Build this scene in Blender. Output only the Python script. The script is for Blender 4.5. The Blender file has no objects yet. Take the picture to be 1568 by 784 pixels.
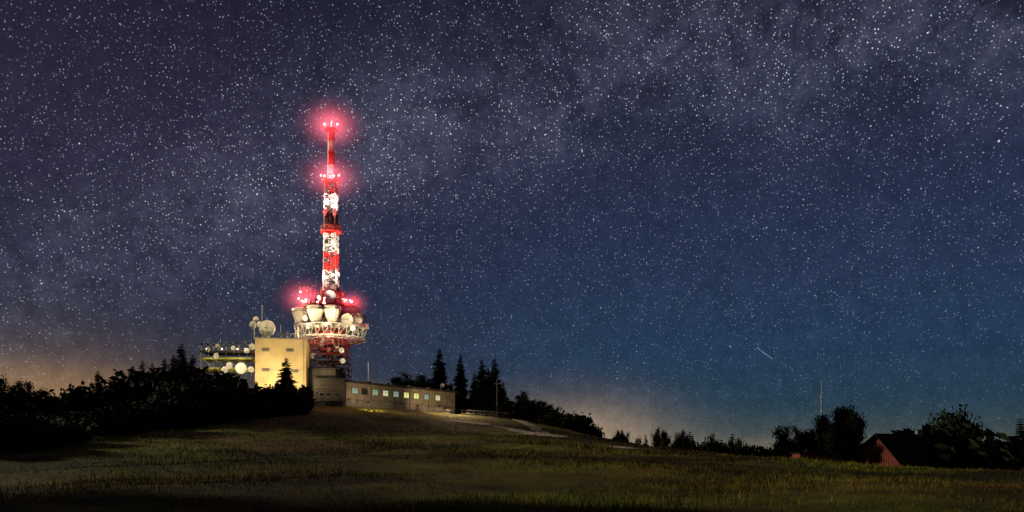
import bpy, math, random, bmesh
import numpy as np
from mathutils import Vector, Matrix
random.seed(7); rng=np.random.default_rng(7)
S=bpy.context.scene
F=1200.0; CX=784.0; HY=702.0; CZ=1.7
def wp(px,py,y):   # image pixel px,py at distance y -> world point
    return Vector(((px-CX)/F*y, y, CZ+(HY-py)/F*y))
# ------------------------------------------------ terrain
cr=[(-300,694,180),(-100,690,180),(0,684,185),(100,672,190),(200,656,195),(300,640,200),(400,628,203),(520,621,205),(600,625,216),(700,633,238),(780,640,228),(860,655,212),(910,667,195),(960,680,175),(1060,693,160),(1160,703,148),(1300,718,128),(1568,737,108),(1900,760,100)]
CXs=np.array([(a-CX)/F*c for a,b,c in cr]); CYs=np.array([c for a,b,c in cr],float); CZs=np.array([CZ+(HY-b)/F*c for a,b,c in cr])
def sst(a,b,x):
    t=np.clip((x-a)/(b-a),0,1); return t*t*(3-2*t)
def Hn(x,y):
    x=np.asarray(x,float); y=np.asarray(y,float)
    zc=0.25*np.interp(x-5,CXs,CZs)+0.5*np.interp(x,CXs,CZs)+0.25*np.interp(x+5,CXs,CZs)
    yc=np.interp(x,CXs,CYs)
    pw=48*(1-sst(-14,12,x))+2
    t=np.clip(y/yc,0,1)
    z=zc*t**1.75
    d=np.maximum(y-yc-pw,0)
    z=z-70*(1-np.exp(-(d/170)**1.6))
    bump=(0.2*np.sin(x*0.21+1.3*np.sin(y*.07))*np.sin(y*0.13+.7)+0.08*np.sin(x*.53+y*.31)+0.05*np.sin(x*.9-y*.47+2))
    z=z+bump*sst(8,30,y)*(1-sst(190,205,y))
    far=sst(160,700,np.abs(x))+sst(60,600,-y)
    return z-70*np.clip(far,0,1)*(1-0.9*sst(100,400,d))
def H(x,y): return float(Hn(x,y))
def ground_at(px,py):
    for y in np.arange(14,260,0.5):
        p=wp(px,py,y)
        if p.z<=H(p.x,p.y): return p
    return wp(px,py,200)
# ------------------------------------------------ materials
def mat(name,col,rough=.8,col2=None,scale=2.0,emit=None,es=0,metal=0,bump=0):
    m=bpy.data.materials.new(name); m.use_nodes=True; nt=m.node_tree; b=nt.nodes['Principled BSDF']
    b.inputs['Base Color'].default_value=(*col,1); b.inputs['Roughness'].default_value=rough; b.inputs['Metallic'].default_value=metal
    if emit: b.inputs['Emission Color'].default_value=(*emit,1); b.inputs['Emission Strength'].default_value=es
    if col2 or bump:
        tc=nt.nodes.new('ShaderNodeTexCoord'); n=nt.nodes.new('ShaderNodeTexNoise'); n.inputs['Scale'].default_value=scale; n.inputs['Detail'].default_value=5
        nt.links.new(tc.outputs['Object'],n.inputs['Vector'])
        if col2:
            r=nt.nodes.new('ShaderNodeValToRGB'); r.color_ramp.elements[0].position=.35; r.color_ramp.elements[1].position=.65
            r.color_ramp.elements[0].color=(*col,1); r.color_ramp.elements[1].color=(*col2,1)
            nt.links.new(n.outputs['Fac'],r.inputs['Fac']); nt.links.new(r.outputs['Color'],b.inputs['Base Color'])
        if bump:
            bp=nt.nodes.new('ShaderNodeBump'); bp.inputs['Strength'].default_value=bump; bp.inputs['Distance'].default_value=.05
            nt.links.new(n.outputs['Fac'],bp.inputs['Height']); nt.links.new(bp.outputs['Normal'],b.inputs['Normal'])
    return m
M={}
M['red']=mat('red_paint',(.6,.012,.01),.45,(.45,.01,.008),3)
M['white']=mat('white_paint',(.8,.78,.74),.45,(.66,.64,.6),3)
M['dkred']=mat('dark_red_steel',(.3,.012,.01),.5,(.18,.01,.01),2)
M['shadow_red']=mat('shadow_red_steel',(.07,.012,.01),.7,(.04,.012,.01),2)  # darkened copy of the red steel, shade put into the colour
M['steel']=mat('galvanised_steel',(.3,.3,.3),.5,(.2,.2,.2),3,metal=.4)
M['dark']=mat('dark_steel',(.04,.04,.045),.6)
M['dish']=mat('dish_white',(.78,.76,.7),.4,(.66,.64,.58),1.5)
M['horn']=mat('horn_shell',(.8,.76,.68),.4,(.62,.58,.5),1.2)
M['ochre']=mat('ochre_render',(.55,.42,.22),.9,(.43,.32,.16),.25,bump=.5)
M['conc']=mat('concrete',(.32,.27,.2),.9,(.2,.17,.13),.6,bump=.5)
M['dkwall']=mat('brown_cladding',(.09,.07,.055),.8,(.06,.05,.04),1)
M['glass']=mat('dark_glass',(.02,.025,.03),.15)
M['roof']=mat('roof_sheet',(.05,.045,.04),.7,(.035,.03,.03),1)
M['winY']=mat('window_lit_yellow',(.1,.1,.05),.3,(.2,.2,.1),2,emit=(.8,.85,.25),es=.95)
M['winT']=mat('window_lit_teal',(.1,.1,.1),.3,(.2,.2,.2),2,emit=(.34,.5,.36),es=.6)
M['winW']=mat('window_lit_pale',(.1,.1,.1),.3,(.2,.2,.2),2,emit=(.75,.78,.42),es=.75)
M['lampR']=mat('red_lamp_glass',(.5,.02,.02),.3,emit=(1,.25,.25),es=16)
M['lampW']=mat('lamp_glass',(.8,.8,.7),.3,emit=(1,.8,.5),es=6)
M['beam']=mat('yellow_green_beam',(.4,.38,.06),.6,(.3,.28,.05),2)
M['barnred']=mat('barn_red_boards',(.2,.02,.013),.85,(.11,.013,.01),2,bump=.5)
M['shingle']=mat('dark_shingle',(.02,.015,.014),.95,(.012,.01,.01),2,bump=.6)
M['wood']=mat('weathered_wood',(.16,.13,.1),.9,(.1,.085,.06),3)
M['bark']=mat('bark',(.03,.024,.018),.95,(.018,.015,.012),4)
M['conif']=mat('spruce_needles',(.012,.017,.009),.95,(.007,.011,.006),1.5)
M['leaf']=mat('broad_leaves',(.02,.025,.01),.9,(.01,.015,.006),1.5)
for k in('conif','leaf','shingle','bark'): M[k].node_tree.nodes['Principled BSDF'].inputs['Specular IOR Level'].default_value=.1
# ------------------------------------------------ mesh builder
class B:
    def __init__(s): s.v=[]; s.f=[]; s.m=[]; s.mats=[]
    def mi(s,k):
        if k not in s.mats: s.mats.append(k)
        return s.mats.index(k)
    def add(s,vs,fs,k):
        o=len(s.v); s.v+= [tuple(p) for p in vs]; i=s.mi(k)
        for f in fs: s.f.append(tuple(o+a for a in f)); s.m.append(i)
    def box(s,c,d,k,rot=0):
        c=Vector(c); R=Matrix.Rotation(rot,3,'Z')
        vs=[c+R@Vector((x*d[0]/2,y*d[1]/2,z*d[2]/2)) for x in(-1,1) for y in(-1,1) for z in(-1,1)]
        s.add(vs,[(0,1,3,2),(4,6,7,5),(0,4,5,1),(2,3,7,6),(0,2,6,4),(1,5,7,3)],k)
    def cone(s,a,b,r0,r1,k,n=12,cap=True):
        a=Vector(a); b=Vector(b); d=(b-a).normalized()
        u=d.orthogonal().normalized(); w=d.cross(u)
        vs=[]
        for p,r in((a,r0),(b,r1)):
            for i in range(n):
                t=2*math.pi*(i+.5)/n; vs.append(p+u*math.cos(t)*r+w*math.sin(t)*r)
        fs=[(i,(i+1)%n,n+(i+1)%n,n+i) for i in range(n)]
        if cap: fs+=[tuple(range(n-1,-1,-1)),tuple(range(n,2*n))]
        s.add(vs,fs,k)
    def bar(s,a,b,r,k,n=4): s.cone(a,b,r,r,k,n)
    def ring(s,c,r,rr,k,n=24):
        c=Vector(c)
        P=[c+Vector((math.cos(2*math.pi*i/n)*r,math.sin(2*math.pi*i/n)*r,0)) for i in range(n)]
        for i in range(n): s.bar(P[i],P[(i+1)%n],rr,k)
    def dish(s,c,nrm,r,k='dish'):
        c=Vector(c); d=Vector(nrm).normalized(); u=d.orthogonal().normalized(); w=d.cross(u); n=20
        vs=[];fs=[]
        prof=[(1,0),(.7,-.13),(.4,-.22),(.001,-.27),(.001,-.33),(.5,-.27),(.85,-.15),(1.03,-.06),(1.03,.03),(1,0)]
        for a,z in prof:
            for i in range(n):
                t=2*math.pi*i/n; vs.append(c+u*math.cos(t)*r*a+w*math.sin(t)*r*a+d*z*r)
        for j in range(len(prof)-1):
            for i in range(n): fs.append((j*n+i,j*n+(i+1)%n,(j+1)*n+(i+1)%n,(j+1)*n+i))
        s.add(vs,fs,k)
        s.bar(c-d*.25*r,c+d*.5*r,.04*r,'steel'); s.cone(c+d*.42*r,c+d*.55*r,.1*r,.1*r,'steel',8)
        s.cone(c-d*.3*r,c-d*.75*r,.25*r,.18*r,'steel',8)
    def sphere(s,c,r,k,n=10):
        c=Vector(c); vs=[];fs=[];m=6
        for j in range(m+1):
            ph=math.pi*j/m
            for i in range(n): vs.append(c+Vector((math.sin(ph)*math.cos(2*math.pi*i/n)*r,math.sin(ph)*math.sin(2*math.pi*i/n)*r,math.cos(ph)*r)))
        for j in range(m):
            for i in range(n): fs.append((j*n+i,j*n+(i+1)%n,(j+1)*n+(i+1)%n,(j+1)*n+i))
        s.add(vs,fs,k)
    def obj(s,name,parent=None,loc=(0,0,0)):
        me=bpy.data.meshes.new(name); me.from_pydata(s.v,[],s.f)
        for k in s.mats: me.materials.append(M[k])
        me.polygons.foreach_set('material_index',s.m); me.update()
        o=bpy.data.objects.new(name,me); S.collection.objects.link(o); o.location=loc
        if parent: o.parent=parent
        return o
def empty(name,loc=(0,0,0)):
    e=bpy.data.objects.new(name,None); S.collection.objects.link(e); e.location=loc; return e
def light(name,kind,loc,energy,col,parent=None,target=None,size=.3,angle=60,blend=.6):
    l=bpy.data.lights.new(name,kind); l.energy=energy; l.color=col
    if kind!='SUN': l.shadow_soft_size=size
    if kind=='SPOT': l.spot_size=math.radians(angle); l.spot_blend=blend
    o=bpy.data.objects.new(name,l); S.collection.objects.link(o); o.location=loc
    if target is not None: o.rotation_euler=(Vector(target)-Vector(loc)).to_track_quat('-Z','Y').to_euler()
    if parent: o.parent=parent
    return o
def floodlight(loc,target,energy,col,angle=80):
    loc=Vector(loc); e=empty('floodlight'); d=(Vector(target)-loc).normalized()
    b=B(); g=H(loc.x,loc.y)
    b.bar((loc.x,loc.y,g),loc-Vector((0,0,.2)),.06,'steel',6)
    b.cone(loc-d*.4,loc,.12,.3,'dark',8); b.cone(loc,loc+d*.03,.26,.26,'lampW',8)
    b.obj('housing',e)
    light('lamp','SPOT',loc+d*.1,energy,col,e,target,.3,angle)
# ------------------------------------------------ ground
def axis(lo,hi,step,far):
    a=list(np.arange(lo,hi+.01,step)); d=step; x=hi
    while x<far: d*=1.35; x+=d; a.append(x)
    d=step; x=lo
    while x>-far: d*=1.35; x-=d; a.insert(0,x)
    return np.array(a)
ax=axis(-180,150,1.6,14000); ay=axis(0,300,1.6,14000)
XX,YY=np.meshgrid(ax,ay); ZZ=Hn(XX,YY)
nx,ny=len(ax),len(ay)
vs=np.stack([XX.ravel(),YY.ravel(),ZZ.ravel()],1).tolist()
fs=[(j*nx+i,j*nx+i+1,(j+1)*nx+i+1,(j+1)*nx+i) for j in range(ny-1) for i in range(nx-1)]
me=bpy.data.meshes.new('ground'); me.from_pydata(vs,[],fs); me.polygons.foreach_set('use_smooth',[True]*len(fs))
gr=bpy.data.objects.new('ground',me); S.collection.objects.link(gr)
def grassmat(name,k,bump):
    m=bpy.data.materials.new(name); m.use_nodes=True; nt=m.node_tree; N=nt.nodes; L=nt.links; b=N['Principled BSDF']; b.inputs['Roughness'].default_value=.95
    b.inputs['Specular IOR Level'].default_value=.1
    g=N.new('ShaderNodeNewGeometry')
    def nz(s,d,r):
        n=N.new('ShaderNodeTexNoise'); n.inputs['Scale'].default_value=s; n.inputs['Detail'].default_value=d; n.inputs['Roughness'].default_value=r; L.new(g.outputs['Position'],n.inputs['Vector']); return n
    def rp(n,els):
        r=N.new('ShaderNodeValToRGB'); c=r.color_ramp
        while len(c.elements)<len(els): c.elements.new(.5)
        for e,(p,col) in zip(c.elements,els): e.position=p; e.color=(*col,1)
        L.new(n.outputs['Fac'],r.inputs['Fac']); return r
    def mul(a,c):
        mx=N.new('ShaderNodeMix'); mx.data_type='RGBA'; mx.blend_type='MULTIPLY'; mx.inputs[0].default_value=1; L.new(a,mx.inputs[6]); L.new(c,mx.inputs[7]); return mx.outputs[2]
    r1=rp(nz(.05,4,.5),[(.36,(.1*k,.062*k,.017*k)),(.48,(.12*k,.105*k,.02*k)),(.62,(.135*k,.155*k,.026*k))])
    r2=rp(nz(.5,8,.75),[(.3,(.3,.3,.3)),(.7,(1.35,1.3,1.2))])
    r3=rp(nz(.03,4,.6),[(.42,(.2,.17,.15)),(.58,(1.25,1.22,1.1))])   # dark patches: shade put into the grass colour by broad noise
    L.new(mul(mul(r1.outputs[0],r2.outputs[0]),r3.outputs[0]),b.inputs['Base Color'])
    if bump:
        n3=nz(2.2,8,.75)
        bp=N.new('ShaderNodeBump'); bp.inputs['Strength'].default_value=.9; bp.inputs['Distance'].default_value=.4
        L.new(n3.outputs['Fac'],bp.inputs['Height']); L.new(bp.outputs['Normal'],b.inputs['Normal'])
    return m
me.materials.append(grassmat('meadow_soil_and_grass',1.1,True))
# ------------------------------------------------ paths
M['path']=mat('pale_gravel',(.45,.37,.28),.95,(.32,.26,.19),1.2,bump=.5)
path_pts=[]
def ribbon(name,pts,w):
    P=[ground_at(*p) for p in pts]; Q=[]
    for i in range(len(P)-1):
        for t in np.linspace(0,1,10,endpoint=False): Q.append(P[i].lerp(P[i+1],t))
    Q.append(P[-1]); path_pts.extend(Q)
    b=B(); vs=[];fs=[]
    for i,q in enumerate(Q):
        d=(Q[min(i+1,len(Q)-1)]-Q[max(i-1,0)]); d.z=0; d.normalize(); n=Vector((-d.y,d.x,0))
        for j in range(5):
            o=(j/4-.5)*w*(1+.25*math.sin(i*.9+j)) ; x=q.x+n.x*o; y=q.y+n.y*o
            vs.append((x,y,H(x,y)+.07))
    for i in range(len(Q)-1):
        for j in range(4): a=i*5+j; fs.append((a,a+1,a+6,a+5))
    b.add(vs,fs,'path'); return b.obj(name)
ribbon('gravel_path',[(698,645),(728,648),(765,654),(800,661),(830,667),(862,670)],3.8)
ribbon('gravel_path',[(792,643),(806,649),(820,656),(836,665)],3.0)
ribbon('gravel_path',[(940,684),(955,686),(968,688)],2.2)
# ------------------------------------------------ grass blades
def grass(n):
    u=rng.random(n); y=16*(230/16)**(u**0.85); x=(rng.random(n)*2-1)*(0.72*y+8)
    cl=.5*np.sin(x*.9+2*np.sin(y*.5))+.5*np.sin(y*1.3+1.5*np.sin(x*.7))+np.sin(x*.17+y*.11)+np.sin(x*.31-y*.23+1)+rng.normal(0,1,n)
    keep=cl>-.6
    for q in path_pts[::3]: keep&=((x-q.x)**2+(y-q.y)**2)>7
    x=x[keep];y=y[keep]; n=len(x)
    z=Hn(x,y)-.03; a=rng.random(n)*2*np.pi; sc=np.clip(y/45,.7,2.6)
    h=(.1+.25*rng.random(n)**2)*np.clip(y/60,.9,1.8)*(1+.4*np.sin(x*.23+1.7*np.sin(y*.11))); w=.022*sc
    lx=rng.normal(0,.35,n)*h; ly=rng.normal(0,.35,n)*h
    v=np.empty((n,3,3)); 
    v[:,0]=np.stack([x-np.cos(a)*w,y-np.sin(a)*w,z],1); v[:,1]=np.stack([x+np.cos(a)*w,y+np.sin(a)*w,z],1); v[:,2]=np.stack([x+lx,y+ly,z+h],1)
    me=bpy.data.meshes.new('meadow_grass'); me.vertices.add(n*3); me.vertices.foreach_set('co',v.ravel())
    me.loops.add(n*3); me.loops.foreach_set('vertex_index',np.arange(n*3)); me.polygons.add(n); me.polygons.foreach_set('loop_start',np.arange(n)*3)
    me.update(calc_edges=True); me.validate()
    o=bpy.data.objects.new('meadow_grass',me); S.collection.objects.link(o)
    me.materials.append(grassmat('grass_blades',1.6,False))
grass(190000)
# ------------------------------------------------ tree generators (unit height)
def conifer(seed,R=.2,lv=44):
    r=random.Random(seed); b=B()
    b.cone((0,0,-.03),(0,0,.97),.018,.002,'bark',6)
    vs=[];fs=[]
    for i in range(lv):
        z=.04+.96*(i/lv)**.92
        rad=R*(1-z)**.8*r.uniform(.75,1.15)+.01
        nb=max(6,int(11*(1-z)+5))
        for k in range(nb):
            if r.random()<.1: continue
            a=r.uniform(0,6.283); L=rad*r.uniform(.65,1.2); dr=r.uniform(.15,.45)
            d=Vector((math.cos(a),math.sin(a),0)); s=Vector((-d.y,d.x,0))
            for j in range(5):
                t=(j+.6)/5; p=Vector((0,0,z))+d*L*t+Vector((0,0,-dr*L*t*t+ .1*L*t))
                l=L*.5*(1.15-t)+.009
                for sg in(-1,1):
                    q=p+d*l*r.uniform(.5,1)+s*sg*l*r.uniform(.5,1)+Vector((0,0,-l*r.uniform(0,.8)))
                    o=len(vs); vs+=[p-d*.3*l+Vector((0,0,.15*l)),q,p+d*.3*l-Vector((0,0,.35*l))]; fs.append((o,o+1,o+2))
            o=len(vs); tip=Vector((0,0,z))+d*L+Vector((0,0,-dr*L*.6)); vs+=[tip,tip-d*.3*L+s*.1*L,tip-d*.3*L-s*.1*L]; fs.append((o,o+1,o+2))
    b.add(vs,fs,'conif')
    return b
def broad(seed,spread=.42,low=.25,leaves=90,ls=.018,nl=9,multi=False):
    r=random.Random(seed); b=B(); tips=[]
    def seg(p,d,L,rad,depth):
        q=p+d*L; b.cone(p,q,rad,rad*.6,'bark',5,cap=False)
        if depth==0: tips.append(q); return
        if depth==1: tips.append(p.lerp(q,.7))
        for _ in range(r.choice((2,3,3))):
            nd=(d+Vector((r.uniform(-.8,.8),r.uniform(-.8,.8),r.uniform(-.25,.6)))).normalized()
            seg(q if r.random()<.7 else p.lerp(q,.6),nd,L*r.uniform(.6,.85),rad*.55,depth-1)
    if not multi:
        b.cone((0,0,-.04),(0,0,low+.1),.03,.022,'bark',7); b.cone((0,0,low+.1),(r.uniform(-.03,.03),r.uniform(-.03,.03),.7),.022,.008,'bark',6)
    for k in range(nl):
        a=6.283*k/nl+r.uniform(-.4,.4); z=low+(.45*r.random() if not multi else 0)
        up=r.uniform(.4,1.4); d=Vector((math.cos(a)*spread*2,math.sin(a)*spread*2,up)).normalized()
        seg(Vector((0,0,z)),d,r.uniform(.14,.2),.011,2)
    mz=max(t.z for t in tips); k=0.94/mz
    vs=[];fs=[]
    for t in tips:
        cr_=r.uniform(.03,.06); n=int(leaves*r.uniform(.4,1.3))
        for _ in range(n):
            p=t+Vector((r.gauss(0,cr_),r.gauss(0,cr_),r.gauss(0,cr_*.7)))
            u=Vector((r.gauss(0,1),r.gauss(0,1),r.gauss(0,1))).normalized(); w=u.orthogonal().normalized()
            s=ls*r.uniform(.6,1.3); o=len(vs); vs+=[p-u*s,p+w*s*.6,p+u*s,p-w*s*.6]; fs.append((o,o+1,o+2,o+3))
    b.add(vs,fs,'leaf')
    b.v=[(x*k,y*k,z*k) for x,y,z in b.v]
    return b
def tomesh(b,name):
    o=b.obj(name); me=o.data; bpy.data.objects.remove(o); return me
CON=[tomesh(conifer(i,R),'spruce') for i,R in((1,.21),(2,.24),(3,.19),(4,.27))]
BRO=[tomesh(broad(i,s,l),'broadleaf') for i,s,l in((11,.45,.2),(12,.55,.22),(13,.4,.28),(14,.6,.15))]
BUS=[tomesh(broad(i,.9,.02,leaves=100,ls=.026,nl=12,multi=True),'bush') for i in(21,22,23)]
def plant(name,me,x,y,h,wx=1,z=None,parent=None):
    o=bpy.data.objects.new(name,me); S.collection.objects.link(o)
    o.location=(x,y,(H(x,y) if z is None else z)-.1); o.scale=(h*wx,h*wx,h); o.rotation_euler=(0,0,random.uniform(0,6.28))
    if parent: o.parent=parent
    return o
def tree_at(kind,px,top,y,wx=1,minh=2):
    p=wp(px,top,y); g=H(p.x,y); h=max(p.z-g,minh)
    me={'c':CON,'b':BRO,'u':BUS}[kind][random.randrange(4 if kind!='u' else 3)]
    nm={'c':'spruce_tree','b':'broadleaf_tree','u':'bush'}[kind]
    return plant(nm,me,p.x,y,h,wx)
# left wood
prX=[-60,0,40,75,95,120,150,170,190,205,240,262,278,295,310,330,360,385,400,420,437,455,470]
prY=[585,588,580,600,614,608,580,588,600,566,562,552,540,556,572,576,584,588,592,596,570,594,602]
for px,top,y,k,w in [(-30,590,150,'b',.75),(14,578,140,'b',.7),(46,582,150,'b',.7),(90,618,150,'b',.8),(118,604,160,'b',.8),(150,566,165,'c',1.0),(170,578,172,'c',1.0),(190,600,160,'b',.7),
  (203,558,178,'c',1.1),(218,550,172,'c',1.05),(234,555,180,'c',1.1),(252,547,176,'c',1.0),(278,524,178,'c',1.15),(266,541,170,'c',1.1),(295,541,182,'c',1.1),(312,559,172,'c',1.2),(330,562,180,'c',1.2),(350,572,176,'c',1.3),(372,577,182,'c',1.2),
  (392,582,178,'c',1.2),(410,590,184,'c',1.4),(438,546,186,'c',1.3),(425,580,184,'c',1.3),(452,590,188,'c',1.4)]:
    tree_at(k,px,top,y,w)
for row,(dy,off) in enumerate(((172,18),(158,30),(140,42))):
    px=-60
    while px<462:
        t=np.interp(px,prX,prY)+off*(1 if px<180 else .8)+random.uniform(-6,14)
        yy=dy+ (10 if px>300 else 0)+random.uniform(-6,6)
        k=random.choice(['b','c','c','u']) if px>130 else random.choice(['b','u','b'])
        if px<462-row*40: tree_at(k,px,t,yy,random.uniform(.8,1.05) if k!='c' else 1.45,3)
        px+=random.uniform(12,20)
for i in range(95):
    s=random.random(); px=-60+500*s**.9; ye=np.interp(px,[-60,0,180,330,470],[58,70,108,150,186])
    y=ye+random.random()**1.5*35; y=min(y,188); top=np.interp(px,[-60,60,180,300,440],[650,648,640,620,612])+random.uniform(-12,12)
    p=wp(px,top,y); h=min(max(p.z-H(p.x,y),2.2),9); plant('bush',BUS[i%3],p.x,y,h,random.uniform(.9,1.4))
# unseen trees added off the left edge to shade the foreground
for i in range(20):
    plant('broadleaf_tree',BRO[i%4],random.uniform(-50,-30),random.uniform(0,38),random.uniform(9,15),.9)
# trees right of station
for px,top,y,k,w in [(673,531,262,'c',1.0),(705,540,262,'c',1.0),(738,549,255,'c',1.3),(757,547,256,'c',1.15),(727,570,262,'c',1.3),(690,583,268,'c',1.2),(748,562,258,'c',1.2),(632,570,262,'b',1.1),(612,575,262,'b',1.1),(655,577,265,'b',1.0),(770,583,258,'c',1.3),
  (795,598,250,'b',.9),(812,606,245,'b',.9),(828,611,240,'b',1.0),(843,622,238,'b',1.0),(852,633,232,'u',1.1),(783,609,245,'b',1.0),(806,622,238,'u',1.4),(868,641,225,'u',1.0),(886,650,220,'u',1.0)]:
    tree_at(k,px,top,y,w)
for px,top,y,k,w in [(1208,650,165,'b',.62),(1230,650,162,'b',.62),(1218,660,160,'b',.6),(1262,632,158,'b',.5),(1292,618,160,'b',.5),(1304,630,156,'b',.45),(1278,624,162,'b',.5),(1285,656,150,'b',.7),(1172,686,160,'u',.8),(1194,674,165,'b',.7),(1446,640,185,'b',.5),(1456,628,187,'b',.55),(1468,636,186,'b',.5),(1503,672,180,'b',.7),(1562,638,150,'c',1.1),(1550,668,148,'u',1.0),(1585,650,152,'c',1.1)]:
    tree_at(k,px,top,y,w)
dt=empty('distant_tree_line')
rr_=random.Random(5)
for i,(px,top) in enumerate([(944,657),(952,662),(962,661),(974,670),(992,664),(1002,656),(1012,654),(1020,664),(1034,660),(1044,656),(1054,658),(1064,664),(1072,674),(1090,672),(1098,665),(1106,670),(1118,661),(1124,669),(1134,682),(1142,688),(983,675),(1028,668),(1082,680),(1112,680)]):
    for s in range(2):
        y=rr_.uniform(200,232); p=wp(px+rr_.uniform(-4,4),top+s*9,y); g=H(p.x,y); con=rr_.random()<.35
        plant('tree',(CON if con else BRO)[(i+s)%4],p.x,y,max(p.z-g,3),.36 if not con else .75,parent=dt)
# ------------------------------------------------ telecom tower
TY=215.0; sc=TY/F; TX=(507-CX)*sc
def tz(py): return CZ+(HY-py)*sc
T=empty('telecom_tower',(TX,TY,0))
def tp(px,py,dy=0): return Vector(((px-507)*sc,dy,tz(py)))
b=B()
for a,c,k,r in [(216,200,'red',.86),(234,216,'white',.9),(253,234,'red',.95),(278,253,'white',1.0)]:
    b.cone((0,0,tz(a)),(0,0,tz(c)),r,r,k,20)
for py in (200,216,234,253): b.cone((0,0,tz(py)-.1),(0,0,tz(py)+.1),1.12,1.12,'red',20)
b.bar((1.1,-.3,tz(278)),(1.0,-.3,tz(200)),.06,'steel')
for i in range(46): z=tz(278)+i*.3; b.bar((.85,-.75,z),(1.12,-.55,z),.03,'steel')
b.obj('tube_mast',T)
b=B()
segs=[(298,281,'dkred',1.3),(322,298,'white',1.4),(345,322,'dkred',1.45),(387,358,'white',1.55),(415,387,'red',1.6),(447,415,'white',1.7),(470,447,'dkred',2.1)]
for a,c,k,h in segs:
    z0,z1=tz(a),tz(c); n=max(2,int((z1-z0)/1.3)); dz=(z1-z0)/n
    b.cone((0,0,z0),(0,0,z1),.4,.4,'shadow_red',8)
    for j in range(n):
        za=z0+j*dz; zb=za+dz
        C=[(-h,-h),(h,-h),(h,h),(-h,h)]
        for q in range(4):
            x0,y0=C[q]; x1,y1=C[(q+1)%4]
            b.bar((x0,y0,za),(x0,y0,zb),.17,k); b.bar((x0,y0,za),(x1,y1,za),.1,k)
            b.bar((x0,y0,za),(x1,y1,zb),.09,k); b.bar((x1,y1,za),(x0,y0,zb),.09,k)
        for q in range(4):
            an=q*math.pi/2; d=Vector((math.cos(an),math.sin(an),0)); s=Vector((-d.y,d.x,0))
            for sg in(-1,1):
                if random.random()<.72:
                    p=d*(h+.22)+s*sg*h*.55+Vector((0,0,(za+zb)/2)); b.box(p,(.28,h*random.uniform(.4,.65),dz*random.uniform(.45,.68)),k if random.random()<.86 else 'dark',an)
                    b.bar(d*h*.9+s*sg*h*.5+Vector((0,0,(za+zb)/2)),p+d*.5,.05,'dark')
b.obj('lattice_mast',T)
def deck(b,z,r,k,rail=1.1,n=16,th=.22):
    b.cone((0,0,z-th),(0,0,z),r,r,k,n)
    b.ring((0,0,z+rail),r,.05,k,n); b.ring((0,0,z+rail*.5),r,.035,k,n)
    for i in range(n):
        a=2*math.pi*i/n; b.bar((r*math.cos(a),r*math.sin(a),z),(r*math.cos(a),r*math.sin(a),z+rail),.05,k)
        b.bar((r*math.cos(a),r*math.sin(a),z-th),(r*.4*math.cos(a),r*.4*math.sin(a),z-th-r*.45),.06,k)
b=B()
deck(b,tz(198),1.9,'red',1.3); b.bar((0,0,tz(198)),(0,0,tz(184)),.09,'red',6)
for a in range(5): 
    t=a*1.257; b.box((1.5*math.cos(t),1.5*math.sin(t),tz(194)),(.5,.5,1.2),'white',t); b.bar((1.7*math.cos(t),1.7*math.sin(t),tz(196)),(1.7*math.cos(t),1.7*math.sin(t),tz(189)),.05,'red')
deck(b,tz(278),2.4,'red',1.3)
for a in range(6):
    t=a*1.047+.3; b.bar((2.3*math.cos(t),2.3*math.sin(t),tz(280)),(2.6*math.cos(t),2.6*math.sin(t),tz(266)),.09,'red')
deck(b,tz(355),2.9,'red',1.2); deck(b,tz(346),2.1,'red',.9)
deck(b,tz(447),2.8,'dkred',1.1,12); deck(b,tz(458),4.2,'dkred',1.0,16)
deck(b,tz(472),8.0,'dkred',1.2,24,.35)
for i in range(16):
    a=2*math.pi*i/16; b.bar((8*math.cos(a),8*math.sin(a),tz(472)),(4.5*math.cos(a),4.5*math.sin(a),tz(480)),.1,'red'); b.box((6.5*math.cos(a),6.5*math.sin(a),tz(468)),(.6,.6,1.3),'dkred',a)
b.obj('upper_platforms',T)
b=B()
cx=(469-507)*sc
for lv in range(5):
    z=tz(472)+lv*1.1
    b.ring((cx,-1,z),1.5,.09,'red',8)
    for i in range(8):
        a=i*.785; b.bar((cx+1.5*math.cos(a),-1+1.5*math.sin(a),z),(cx+1.5*math.cos(a),-1+1.5*math.sin(a),z+1.1),.07,'red')
b.bar((cx,-1,tz(472)),(cx,-1,tz(440)),.08,'red')
for px,t in ((480,452),(487,446),(528,450),(535,458),(546,456),(552,461)): b.bar(tp(px,472,-3),tp(px,t,-3),.07,'red'); b.box(tp(px,t+4,-3.1),(.35,.2,.9),'red')
b.obj('antenna_cage',T)
b=B(); z1,z0=tz(503),tz(520); R=9.8; n=28
for z,k in((z1,'white'),(z0,'white')):
    for rr in(R,R-1.7,5): b.ring((0,0,z),rr,.13,k,n)
b.cone((0,0,z1-.12),(0,0,z1-.02),R-.15,R-.15,'steel',n)
for i in range(n):
    a=2*math.pi*i/n; a2=2*math.pi*(i+1)/n; P=lambda an,r,z: Vector((r*math.cos(an),r*math.sin(an),z))
    b.bar(P(a,R,z1),P(a,R-1.2,z0),.08,'white'); b.bar(P(a,R-1.2,z0),P(a2,R,z1),.07,'white'); b.bar(P(a,R-1.2,z0),P(a,3,z0-2.2),.08,'dkred')
    b.bar(P(a,R,z0),P(a,5,z0),.08,'steel')
    b.bar(P(a,R,z1),P(a,R,z1+1.1),.04,'steel')
b.ring((0,0,z1+1.1),R,.04,'steel',n); b.ring((0,0,z1+.55),R,.03,'steel',n)
for i in range(10):
    a=-math.pi*(.05+.9*i/9); 
    b.box((R*.93*math.cos(a),R*.93*math.sin(a),z1-.9),(.9,.5,.6),random.choice(['white','dark','steel']),a)
b.box(tp(560,501,-1),(2.2,1.8,1.2),'white'); b.obj('horn_deck_truss',T)
b=B()
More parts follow.
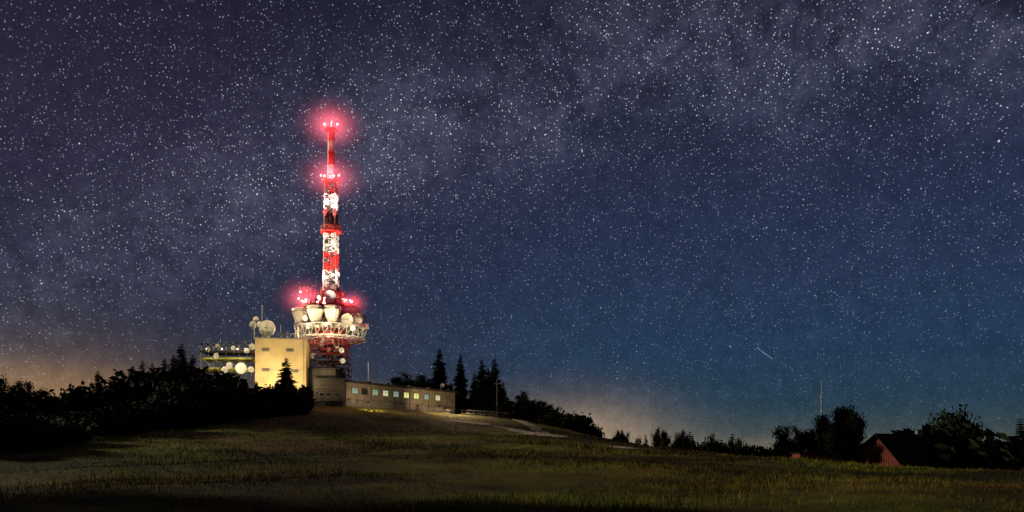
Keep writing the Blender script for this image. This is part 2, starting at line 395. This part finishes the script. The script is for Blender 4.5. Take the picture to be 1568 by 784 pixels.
for px,dy in((467,-4.5),(494,-8),(519,-8),(544,3)):
    c=tp(px,0,dy); zt=tz(478); zb=tz(500)
    def sec(z,w,d):
        return [Vector((c.x+sx*w*kx,c.y+sy*d*ky,z)) for sx,sy,kx,ky in((-1,-1,1,.5),(-1,-1,.55,1),(1,-1,.55,1),(1,-1,1,.5),(1,1,1,.5),(1,1,.55,1),(-1,1,.55,1),(-1,1,1,.5))]
    L=[sec(zb-.6,.6,.6),sec(zb+.2,1.25,1.1),sec(zt-.9,2.1,1.9),sec(zt-.75,2.2,2.0),sec(zt,2.05,1.85),sec(zt+.35,1.3,1.0)]
    vs=[p for q in L for p in q]; fs=[(j*8+i,j*8+(i+1)%8,j*8+8+(i+1)%8,j*8+8+i) for j in range(5) for i in range(8)]+[tuple(range(7,-1,-1)),tuple(range(40,48))]
    b.add(vs,fs,'horn')
    b.box((c.x,c.y,zt-.83),(4.45,4.1,.12),'dark')
    b.bar((c.x,c.y,zb-.6),(c.x,c.y,zb-1.6),.5,'steel',8)
b.obj('horn_antennas',T)
b=B()
b.dish(tp(512,460,-5.2),(.05,-1,0),1.6); b.dish(tp(541,497,-8.3),(.15,-1,-.05),1.5); b.dish(tp(556,497,-6),(.6,-1,0),.9); b.dish(tp(495,462,-4.8),(-.4,-1,0),.7); b.dish(tp(548,509,-7),(.3,-1,0),.7)
b.dish(tp(481,497,-9.4),(-.2,-1,0),.7)
b.obj('dishes',T)
b=B()
zb=H(TX,TY)
for h0,h1,za,zc_,n,k in((3.6,3.2,zb,tz(575),3,'shadow_red'),(4.6,4.3,tz(575),tz(545),3,'shadow_red'),(4.3,4.0,tz(545),tz(522),3,'dkred'),(3.2,2.6,tz(522),tz(472),5,'dkred')):  # lower sections take the darkened red, shade painted in
    dz=(zc_-za)/n
    b.cone((0,0,za),(0,0,zc_),1.3,1.1,'dark' if za<tz(540) else k,12)
    for j in range(n):
        p0=h0+(h1-h0)*j/n; p1=h0+(h1-h0)*(j+1)/n; A=za+j*dz; Z=A+dz
        C=[(-1,-1),(0,-1.05),(1,-1),(1.05,0),(1,1),(0,1.05),(-1,1),(-1.05,0)]
        for q in range(8):
            u,v=C[q],C[(q+1)%8]
            b.bar((u[0]*p0,u[1]*p0,A),(u[0]*p1,u[1]*p1,Z),.16,k); b.bar((u[0]*p0,u[1]*p0,A),(v[0]*p0,v[1]*p0,A),.11,k); b.bar((u[0]*p0,u[1]*p0,A),(v[0]*p1,v[1]*p1,Z),.08,k)
        b.cone((0,0,A-.08),(0,0,A+.08),p0*.9,p0*.9,'dark',8)
        for q in range(5): b.box((random.uniform(-p0,p0)*.8,-p0*.9,A+random.uniform(.6,1.6)),(random.uniform(.5,1.3),.5,random.uniform(.5,1.4)),random.choice(['shadow_red','dark','dark','steel']))
for dx,py in((3.9,540),(4.2,556),(-3.9,548)):
    b.dish((dx,-4.8,tz(py)),(.4*np.sign(dx),-1,0),.7)
b.obj('support_tower',T)
def bloom_mat(R,k,col):  # glowing volume that imitates bloom around the red lamps
    m=bpy.data.materials.new('bloom_halo'); m.use_nodes=True; nt=m.node_tree; nt.nodes.clear(); N=nt.nodes.new; L=nt.links.new
    out=N('ShaderNodeOutputMaterial'); em=N('ShaderNodeEmission'); tc=N('ShaderNodeTexCoord'); ln=N('ShaderNodeVectorMath'); ln.operation='LENGTH'
    L(tc.outputs['Object'],ln.inputs[0]); mr=N('ShaderNodeMapRange'); mr.inputs[1].default_value=1; mr.inputs[2].default_value=0; mr.inputs[3].default_value=0; mr.inputs[4].default_value=1
    L(ln.outputs['Value'],mr.inputs[0]); pw=N('ShaderNodeMath'); pw.operation='POWER'; pw.inputs[1].default_value=5.5; L(mr.outputs[0],pw.inputs[0])
    mu=N('ShaderNodeMath'); mu.operation='MULTIPLY'; mu.inputs[1].default_value=k/R; L(pw.outputs[0],mu.inputs[0]); L(mu.outputs[0],em.inputs['Strength'])
    em.inputs['Color'].default_value=(*col,1); L(em.outputs[0],out.inputs['Volume']); return m
for i,(px,py,dy,R,k,E) in enumerate([(508,193,-.5,15,6.0,1600),(508,272,-.5,15,4.8,2200),(469,459,-1.5,12.5,5.2,2200),(542,467,-3,8.5,4.0,1400)]):
    p=tp(px,py,dy)
    me_=bpy.data.meshes.new('halo_ball')
    bm=bmesh.new(); bmesh.ops.create_icosphere(bm,subdivisions=3,radius=1); bm.to_mesh(me_); bm.free()
    o=bpy.data.objects.new('bloom_halo',me_); S.collection.objects.link(o); o.scale=(R,R,R*.75); o.location=p; o.parent=T; me_.materials.append(bloom_mat(R,k,(1,.14,.2)))
    light('obstruction_light','POINT',p+Vector((0,-2.8,0)),E,(1,.12,.15),T,size=.3)
b=B()
for px,py,dy in((498,193,-1.2),(518,193,-1.2),(508,187,0),(494,272,-1.8),(521,272,-1.8),(500,274,-2.4),(514,274,-2.4),(464,450,-2.6),(472,462,-2.7),(466,464,-2.6),(461,460,-2.5),(536,466,-6),(545,469,-6),(478,470,-7),(497,471,-7.9)): b.sphere(tp(px,py,dy),.24,'lampR')
b.obj('obstruction_lamps',T)
wc=(1,.74,.44)
def aim(o,z):
    o.rotation_euler=(Vector((0,0,z))-o.location).to_track_quat('-Z','Y').to_euler()
for x,y in((-7,-5),(7,-5),(0,-8)): aim(light('mast_floodlight','SPOT',(x,y,tz(474)),62000,(1,.84,.7),T,None,.3,44),tz(350))
for x,y in((-6,-7),(6,-7)): aim(light('mast_floodlight','SPOT',(x,y,tz(472)),7000,(1,.84,.7),T,None,.3,70),tz(425))
for x in(-3.2,3.2): aim(light('mast_floodlight','SPOT',(x,-3.4,tz(352)),26000,(1,.85,.75),T,None,.3,40),tz(275))
for x,y,z,e in((-6,-13,tz(526),1700),(3,-14,tz(526),1700),(9,-8,tz(512),500),(0,-5,tz(512),700),(-5,-4.5,tz(512),600),(5,-4.5,tz(514),500)):
    light('deck_light','POINT',(x,y,z),e,wc,T,size=.25)
light('deck_light','POINT',(-5,-13,tz(494)),1100,wc,T,size=.25); light('deck_light','POINT',(3,-13,tz(494)),1100,wc,T,size=.25)
# ------------------------------------------------ ochre equipment building
E=empty('equipment_building'); b=B()
p0=Vector((-65.6,200)); p1=Vector((-53.1,202)); ang=math.atan2(p1.y-p0.y,p1.x-p0.x); w=(p1-p0).length; dv=Vector((-math.sin(ang),math.cos(ang)))
ux=Vector((math.cos(ang),math.sin(ang)))
def eb(u,v,z): q=p0+ux*u+dv*v; return Vector((q.x,q.y,z))
zt=32.3; g=H(-60,202)-1
b.box(eb(w/2,7,(g+zt)/2),(w,14,zt-g),'ochre',ang)
b.box(eb(w/2,7,zt+.15),(w+.3,14.3,.3),'conc',ang)
for u in range(0,14): 
    uu=min(u*.98,w); b.bar(eb(uu,.1,zt+.3),eb(uu,.1,zt+1.5),.05,'dark')
b.bar(eb(0,.1,zt+1.5),eb(w,.1,zt+1.5),.06,'dark'); b.bar(eb(0,.1,zt+.9),eb(w,.1,zt+.9),.04,'dark')
b.bar(eb(w,.1,zt+1.5),eb(w,13.8,zt+1.5),.06,'dark')
def ez(py): return CZ+(HY-py)/6.0
for px,py in((407,535),(443,535),(407,566),(425,590),(450,567)):
    u=(px-391)/6; 
    b.box(eb(u,-.02,ez(py)),(2.0,.12,.95),'conc',ang); b.box(eb(u,-.08,ez(py)),(1.7,.08,.65),'dark',ang)
    for j in range(4): b.box(eb(u,-.14,ez(py)-.25+.16*j),(1.7,.06,.05),'conc',ang)
b.bar(eb(w-.6,-.12,g),eb(w-.6,-.12,zt),.08,'conc',6)
b.box(eb(w/2,-.01,24.5),(w,.06,.12),'conc',ang)
b.obj('walls_and_roof',E)
b=B()
b.bar(eb(1.5,2,zt),eb(1.5,2,ez(465)),.09,'steel',6); b.bar(eb(3.2,1.5,zt),eb(3.2,1.5,ez(500)),.2,'steel',6); b.bar(eb(-.4,1.5,zt),eb(-.4,1.5,ez(484)),.1,'steel',6)
b.dish(wp(409,503,200.4),(-.1,-1,.05),2.1); b.dish(wp(387,498,200.8),(-.5,-1,.05),1.1); b.dish(wp(392,489,200.8),(.3,-1,0),.7); b.dish(wp(398,497,201),(.7,-1,0),.8)
for px in(430,440,452,461): b.bar(wp(px,520,206),wp(px,random.uniform(495,508),206),.05,'steel'); b.box(wp(px,512,206),(.6,.4,.9),'dark')
b.obj('roof_antennas',E)
F2=empty('tower_foot_building'); b=B()
b.box((-51.2,212,19.6),(9.6,12,11),'dkwall'); b.box((-47.5,209.5,18.6),(8,12,7.2),'dkwall'); b.box((-47.5,209.5,22.35),(8.4,12.4,.3),'roof'); b.box((-51.2,212,25.3),(9.9,12.3,.3),'roof')
for x in(-49.4,-47.6,-45.4): b.box((x,203.46,18.3),(1.3,.1,1.1),'conc'); b.box((x,203.4,18.3),(1.1,.1,.9),'glass')
for z in(16.8,20.2): b.box((-47.5,203.45,z),(7.9,.06,.1),'conc')
b.obj('walls_and_roof',F2)
# ------------------------------------------------ steel antenna platform
A=empty('antenna_platform'); b=B()
ya,yb=203,209
for x in np.linspace(-80.5,-67.5,5):
    for y in(ya,yb): b.bar((x,y,H(x,y)-.5),(x,y,29.4),.16,'dark'); b.bar((x,y,29.4),(x,y,31.2),.06,'steel')
for z,k in((25.0,'beam'),(27.6,'beam'),(29.4,'dark')):
    for y in(ya,yb): b.box((-74,y,z),(13.6,.25,.45),k)
    b.box((-74,206,z+.3),(13.6,6.2,.12),'steel')
    for x in(-80.6,-67.4): b.box((x,206,z),(.25,6,.4),k)
for z in(30.3,31.1): b.bar((-80.6,ya,z),(-67.4,ya,z),.05,'steel')
xs=np.linspace(-80.5,-67.5,5)
for i in range(4): b.bar((xs[i],ya,20),(xs[i+1],ya,25),.08,'dark'); b.bar((xs[i+1],ya,25),(xs[i],ya,27.6),.08,'steel')
for i in range(9): x=-80.3+i*1.6; b.bar((x,ya,29.5),(x,ya,31.6+random.random()*1.2),.06,'steel'); b.box((x,ya-.1,31+random.random()*.6),(.4,.3,.7),'dark')
for x in(-79,-75,-71,-69): b.cone((x,ya-.3,29.9),(x,ya-.3,30.2),.16,.1,'lampW',8)
b.obj('steel_frame',A); b=B()
for px,py,r,n in((369,564,1.4,(.1,-1,0)),(351,560,.9,(-.3,-1,0)),(344,566,.8,(.3,-1,0)),(384,566,.8,(.2,-1,0)),(331,545,.8,(-.4,-1,0)),(318,535,.7,(-.6,-1,0)),(378,537,.7,(.4,-1,0)),(386,531,.8,(.3,-1,0)),(357,533,.6,(0,-1,0)),(333,530,.6,(-.3,-1,0))):
    c=wp(px,py,202.3); b.dish(c,n,r); b.bar(c+Vector((0,.6,-1.6)),c+Vector((0,.6,1)),.06,'steel')
b.obj('dishes',A)
light('deck_lamp','POINT',(-78,201,26.5),200,(1,.85,.5),A); light('deck_lamp','POINT',(-71,200.5,26.5),250,(1,.85,.5),A)
# ------------------------------------------------ long service building
Lb=empty('service_building'); b=B()
q0=Vector((-43.4,205)); q1=Vector((-17.3,238)); a2=math.atan2(q1.y-q0.y,q1.x-q0.x); W=(q1-q0).length; U=Vector((math.cos(a2),math.sin(a2))); V=Vector((-math.sin(a2),math.cos(a2)))
def lb(u,v,z): q=q0+U*u+V*v; return Vector((q.x,q.y,z))
zr=21.6; z0=14.6
b.box(lb(W/2,5.5,(z0+zr)/2),(W,11,zr-z0),'conc',a2)
b.box(lb(W/2,5.4,zr+.25),(W+1.0,12.2,.5),'roof',a2)
b.box(lb(W/2,-.05,17.2),(W,.12,.15),'dkwall',a2)
xpx=[543,558,574,590,606,622,637,653,670]
ks=['winT','glass','winT','winW','winT','winY','winY','winT','winW']
for px,k in zip(xpx,ks):
    t=(px-CX)/F; u=(t*q0.y-q0.x)/(U.x-t*U.y)
    b.box(lb(u,-.03,19.6),(2.1,.14,1.75),'dkwall',a2); b.box(lb(u,-.09,19.6),(1.8,.08,1.45),k,a2)
    b.box(lb(u,-.14,19.6),(.09,.06,1.45),'dkwall',a2); b.box(lb(u,-.14,19.9),(1.8,.05,.07),'dkwall',a2); b.box(lb(u,-.16,18.7),(2.5,.3,.1),'conc',a2)
for u in(W*.62,W*.9): b.box(lb(u,-.06,16.1),(1.2,.12,2.2),'dkwall',a2)
for u in(4,11,18,27,35): b.box(lb(u,4,zr+.9),(1.2,1.2,.9),'dark',a2)
for u in(8.5,23,30.5): b.bar(lb(u,-.12,z0),lb(u,-.12,zr),.07,'dkwall',6)
b.bar(lb(12,5,zr),lb(12,5,zr+7),.08,'dish'); b.bar(lb(12.2,5,zr+1),lb(13.7,5,zr+2.6),.05,'steel')
b.bar(lb(W-3,3,zr),lb(W-3,3,zr+2.6),.06,'steel'); b.dish(lb(W-3,2.4,zr+2.2),(.3,-1,.2),.6)
b.obj('walls_and_roof',Lb)
def fence(name,pts,h,k,step=.5,r=.03):
    b=B(); P=[Vector(p) for p in pts]
    for i in range(len(P)-1):
        d=P[i+1]-P[i]; n=max(1,int(d.length/step))
        for j in range(n+1):
            q=P[i]+d*j/n; g=H(q.x,q.y); b.bar((q.x,q.y,g-.1),(q.x,q.y,g+h),r*2 if j%5==0 else r,k)
            if j<n:
                q2=P[i]+d*(j+1)/n; g2=H(q2.x,q2.y)
                for f in(.95,.3): b.bar((q.x,q.y,g+h*f),(q2.x,q2.y,g2+h*f),.04,k)
    return b.obj(name)
fence('metal_fence',[(-43.5,202.3),(-33,210)],2.1,'steel',.45,.045); fence('metal_fence',[(-33,210),(-29,214),(-18,231)],1.2,'steel',.8)
fence('metal_fence',[(-15,234),(-8,232),(0,228)],1.5,'steel',.7)
b=B(); g=H(-4.3,226); b.cone((-4.3,226,g-.3),(-4.3,226,wp(0,580,226).z),.2,.14,'wood',8); b.box((-4.3,226,wp(0,588,226).z),(1.6,.12,.12),'wood')
for s in(-.6,0,.6): b.cone((-4.3+s,226,wp(0,588,226).z+.05),(-4.3+s,226,wp(0,588,226).z+.3),.06,.04,'dish',6)
b.obj('utility_pole')
b=B(); p=wp(1258,582,160); g=H(p.x,160); b.bar((p.x,160,g),(p.x,160,p.z-3),.15,'dish',8); b.bar((p.x,160,p.z-3),(p.x,160,p.z),.08,'dish',6)
for i in range(4): b.bar((p.x-.4,160,p.z-4-i*1.6),(p.x+.4,160,p.z-4-i*1.6),.03,'steel')
for a in range(3): b.bar((p.x,160,p.z-7),(p.x+4*math.cos(a*2.1),160+4*math.sin(a*2.1),g),.015,'steel')
b.obj('radio_mast')
# ------------------------------------------------ barn
Bn=empty('red_barn'); b=B()
ge=Vector((66.6,150)); gn=Vector((69.8,140.2)); gd=(gn-ge).normalized(); rd=Vector((-gd.y,gd.x)); 
if rd.x<0: rd=-rd
mid=ge.lerp(gn,.46); gz=-5
def prof(L,rz,lz,nz,over=0,ov=.0):
    def P(c,z): q=c+rd*L; return Vector((q.x,q.y,z))
    e=ge-gd*over; n=gn+gd*over
    return [P(e,gz),P(e,lz-ov),P(mid,rz+ .0),P(n,nz-ov),P(n,gz)]
def block(L0,L1,rz,lz,nz):
    A_=prof(L0,rz,lz,nz); Z_=prof(L1,rz,lz,nz)
    b.add(A_+Z_,[(0,1,2,3,4),(9,8,7,6,5),(0,5,6,1),(3,8,9,4)],'barnred')
    for s in(0,1):
        A2=prof(L0-.9,rz+.12,lz,nz,.7,.35); Z2=prof(L1+.6,rz+.12,lz,nz,.7,.35)
        i,j=(1,2) if s==0 else (2,3)
        up=Vector((0,0,.22)); vs=[A2[i],A2[j],Z2[j],Z2[i]]; vs=vs+[v+up for v in vs]
        b.add(vs,[(0,1,2,3),(7,6,5,4),(0,4,5,1),(1,5,6,2),(2,6,7,3),(3,7,4,0)],'shingle')
block(0,11,6.0,3.1,.7); block(11.6,58,4.7,2.4,.2)
c=mid+rd*9.5; b.box((c.x,c.y,6.3),(1.1,.9,1.5),'conc'); b.box((c.x,c.y,7.1),(1.3,1.1,.15),'shingle')
c=mid+rd*26; b.box((c.x,c.y,4.9),(.8,.8,1.2),'conc')
go=-rd*.08; mm=ge.lerp(gn,.45); ra=math.atan2(rd.y,rd.x)
b.box((mm.x+go.x*.5,mm.y+go.y*.5,2.2),(.1,1.6,1.3),'wood',ra); b.box((mm.x+go.x,mm.y+go.y,2.2),(.1,1.3,1.0),'glass',ra)
for i in range(18):
    f=(i+.5)/18; q=ge.lerp(gn,f); top=(3.1+(6.0-3.1)*f/.46) if f<.46 else (6.0-(5.3)*(f-.46)/.54)
    b.bar((q.x-rd.x*.03,q.y-rd.y*.03,gz),(q.x-rd.x*.03,q.y-rd.y*.03,top-.1),.04,'barnred')
b.obj('walls_and_roof',Bn)
Sh=empty('garden_shed'); b=B(); c=wp(1240,702,144); g=H(c.x,144)-.3; b.box((c.x,144,(g+2.5)/2),(5,4,2.5-g),'barnred'); b.box((c.x,143.9,2.65),(5.6,4.8,.25),'shingle'); b.box((c.x+1,141.96,1.0),(1,.1,1.8),'wood'); b.box((c.x-1.2,141.96,1.3),(1,.1,.8),'glass')
b.obj('walls_and_roof',Sh)
fence('wooden_fence',[(58,128),(66,126),(78,121)],1.1,'wood',1.3)
b=B(); a_=wp(1160,533,2500); z_=wp(1182,549,2500)
M['trail']=mat('aircraft_strobe',(.5,.5,.5),.5,emit=(1,1,1),es=.55)
for i in range(9): b.sphere(a_.lerp(z_,i/8),1.2,'trail',6)
b.obj('aircraft_light_trail')
# ------------------------------------------------ floodlights
floodlight((-63,188,17.0),(-60,201,25),17000,(1,.79,.43),120)
floodlight((-55,191,17.5),(-58,202,29),11000,(1,.79,.43),110)
floodlight((-75,194,18),(-74,204,27),1400,(1,.85,.5),110)
floodlight((-36,196,15.8),(-33,216,19),6000,(1,.72,.4),120)
floodlight((-20,216,16.2),(-22,233,19),4600,(1,.72,.4),120)
light('path_fill_light','SPOT',(-16.2,237,21),24000,(1,.72,.42),Lb,(2,185,9),.3,120)  # unseen spot added to brighten the path, no fixture
# added warm sun lamp that lights the meadow; no known moon
sd=math.radians
az=sd(-66); el=sd(16)
dirv=Vector((math.sin(az)*math.cos(el),math.cos(az)*math.cos(el),math.sin(el)))
sun=light('meadow_fill_sun','SUN',(0,0,100),2.5,(1,.86,.56)); sun.data.angle=sd(4); sun.rotation_euler=dirv.to_track_quat('Z','Y').to_euler()
# ------------------------------------------------ sky
w=bpy.data.worlds.new('World'); S.world=w; w.use_nodes=True; nt=w.node_tree; nt.nodes.clear(); N=nt.nodes.new; L=nt.links.new
try: w.cycles.sampling_method='MANUAL'; w.cycles.sample_map_resolution=256
except Exception: pass
def val(v,sock):
    if isinstance(v,(int,float)): sock.default_value=v
    else: L(v,sock)
def mth(op,a,b_=0.0):
    n=N('ShaderNodeMath'); n.operation=op; val(a,n.inputs[0]); val(b_,n.inputs[1]); return n.outputs[0]
def mapr(v,a,b_,c=0,d=1):
    n=N('ShaderNodeMapRange'); n.interpolation_type='SMOOTHSTEP'; L(v,n.inputs[0]); n.inputs[1].default_value=a; n.inputs[2].default_value=b_; n.inputs[3].default_value=c; n.inputs[4].default_value=d; return n.outputs[0]
def mix(f,a,b_,bt='MIX'):
    n=N('ShaderNodeMix'); n.data_type='RGBA'; n.blend_type=bt; n.clamp_result=False; val(f,n.inputs[0])
    for s,x in((6,a),(7,b_)):
        if isinstance(x,tuple): n.inputs[s].default_value=(*x,1)
        else: L(x,n.inputs[s])
    return n.outputs[2]
def ramp(v,els):
    n=N('ShaderNodeValToRGB'); L(v,n.inputs[0]); cr=n.color_ramp
    while len(cr.elements)<len(els): cr.elements.new(.5)
    for e,(p,c) in zip(cr.elements,els): e.position=p; e.color=(*[((x/255+.055)/1.055)**2.4 if x>10 else x/255/12.92 for x in c],1)
    return n.outputs[0]
tc=N('ShaderNodeTexCoord'); G_=tc.outputs['Generated']; sp=N('ShaderNodeSeparateXYZ'); L(G_,sp.inputs[0]); x,y,z=sp.outputs
left=ramp(z,[(0,(116,84,52)),(.07,(86,70,58)),(.11,(52,51,62)),(.2,(38,40,60)),(.35,(43,39,60)),(.52,(30,28,44)),(1,(12,12,24))])
right=ramp(z,[(0,(78,80,70)),(.03,(50,68,74)),(.07,(36,60,78)),(.13,(34,57,84)),(.22,(37,51,79)),(.36,(36,42,66)),(.52,(27,30,48)),(1,(12,12,24))])
base=mix(mapr(x,-.5,.22),left,right)
def glow(px,py,wx,wz,col,s):
    dd=Vector((px-CX,F,HY-py)).normalized()
    gx=mth('DIVIDE',mth('SUBTRACT',x,dd.x),wx); gz_=mth('DIVIDE',mth('SUBTRACT',z,dd.z),wz)
    r2=mth('ADD',mth('MULTIPLY',gx,gx),mth('MULTIPLY',gz_,gz_)); e=mth('EXPONENT',mth('MULTIPLY',r2,-1.0)); e=mth('MULTIPLY',e,mth('GREATER_THAN',y,0.0))
    return e,tuple(c*s for c in col)
for g in (glow(890,672,.1,.045,(1,.62,.32),.27),glow(60,612,.13,.045,(1,.55,.2),.2),glow(1080,705,.32,.03,(1,.7,.38),.1)):
    base=mix(g[0],base,g[1],'ADD')
def noise(scale,det=5,rough=.6,dist=0):
    n=N('ShaderNodeTexNoise'); n.inputs['Scale'].default_value=scale; n.inputs['Detail'].default_value=det; n.inputs['Roughness'].default_value=rough; n.inputs['Distortion'].default_value=dist; L(G_,n.inputs['Vector']); return n.outputs['Fac']
cloud=noise(6,8,.72,.2); fine=noise(45,4,.8)
dx=mth('SUBTRACT',x,.3)
arc=mth('SUBTRACT',z,mth('ADD',.45,mth('MULTIPLY',mth('MULTIPLY',dx,dx),-.41)))
band=mth('EXPONENT',mth('MULTIPLY',mth('MULTIPLY',arc,arc),-170.0))
mw=mth('MULTIPLY',band,mapr(cloud,.38,.66,.28,1))
base=mix(mth('MULTIPLY',mw,mapr(fine,.3,.7,.45,1)),base,(.05,.05,.07),'ADD')
dark=mth('MULTIPLY',mth('MULTIPLY',mth('MULTIPLY',band,mapr(x,-.3,.35,.15,1)),mapr(cloud,.5,.4)),.6); base=mix(dark,base,(.008,.008,.014))
base=mix(1.0,base,mix(mapr(fine,.3,.7),(.84,.84,.86),(1.16,1.15,1.14)),'MULTIPLY')
fade=mapr(z,0.0,.36,.28,1)
def stars(scale,rad,bright,power,dens=None):
    n=N('ShaderNodeTexVoronoi'); n.inputs['Scale'].default_value=scale; L(G_,n.inputs['Vector']); sc_=N('ShaderNodeSeparateColor'); L(n.outputs['Color'],sc_.inputs[0])
    m=mapr(n.outputs['Distance'],rad*scale,rad*scale*.2)
    v=mth('MULTIPLY',mth('MULTIPLY',m,mth('MULTIPLY',mth('POWER',sc_.outputs[0],power),bright)),fade)
    if dens is not None: v=mth('MULTIPLY',v,dens)
    return v,mix(sc_.outputs[1],(.62,.74,1.0),(1,.92,.88))
dens=mth('ADD',mth('MULTIPLY',band,mapr(cloud,.35,.62,.1,1.1)),.58)
tot=base
for a in (stars(340,.0009,.8,2.0,dens),stars(180,.00105,.95,3.6,dens),stars(90,.00115,1.1,3.4),stars(26,.0014,1.2,2.0),stars(8,.0021,1.4,1.5)):
    tot=mix(a[0],tot,a[1],'ADD')
bg=N('ShaderNodeBackground'); L(tot,bg.inputs[0]); bg.inputs[1].default_value=1.0
nis=N('ShaderNodeTexSky'); nis.sky_type='NISHITA'; nis.sun_disc=False; nis.sun_elevation=el; nis.sun_rotation=az
bg2=N('ShaderNodeBackground'); L(nis.outputs[0],bg2.inputs[0]); bg2.inputs[1].default_value=.0004
ad=N('ShaderNodeAddShader'); L(bg.outputs[0],ad.inputs[0]); L(bg2.outputs[0],ad.inputs[1]); wo=N('ShaderNodeOutputWorld'); L(ad.outputs[0],wo.inputs[0])
# ------------------------------------------------ camera
cd=bpy.data.cameras.new('camera'); co=bpy.data.objects.new('camera',cd); S.collection.objects.link(co); S.camera=co
co.location=(0,0,CZ); co.rotation_euler=(math.pi/2,0,0); cd.sensor_width=36; cd.lens=36*F/1568; cd.shift_y=310/1568; cd.clip_end=40000; cd.clip_start=.1
S.view_settings.view_transform='Standard'; S.view_settings.look='None'; S.view_settings.exposure=0
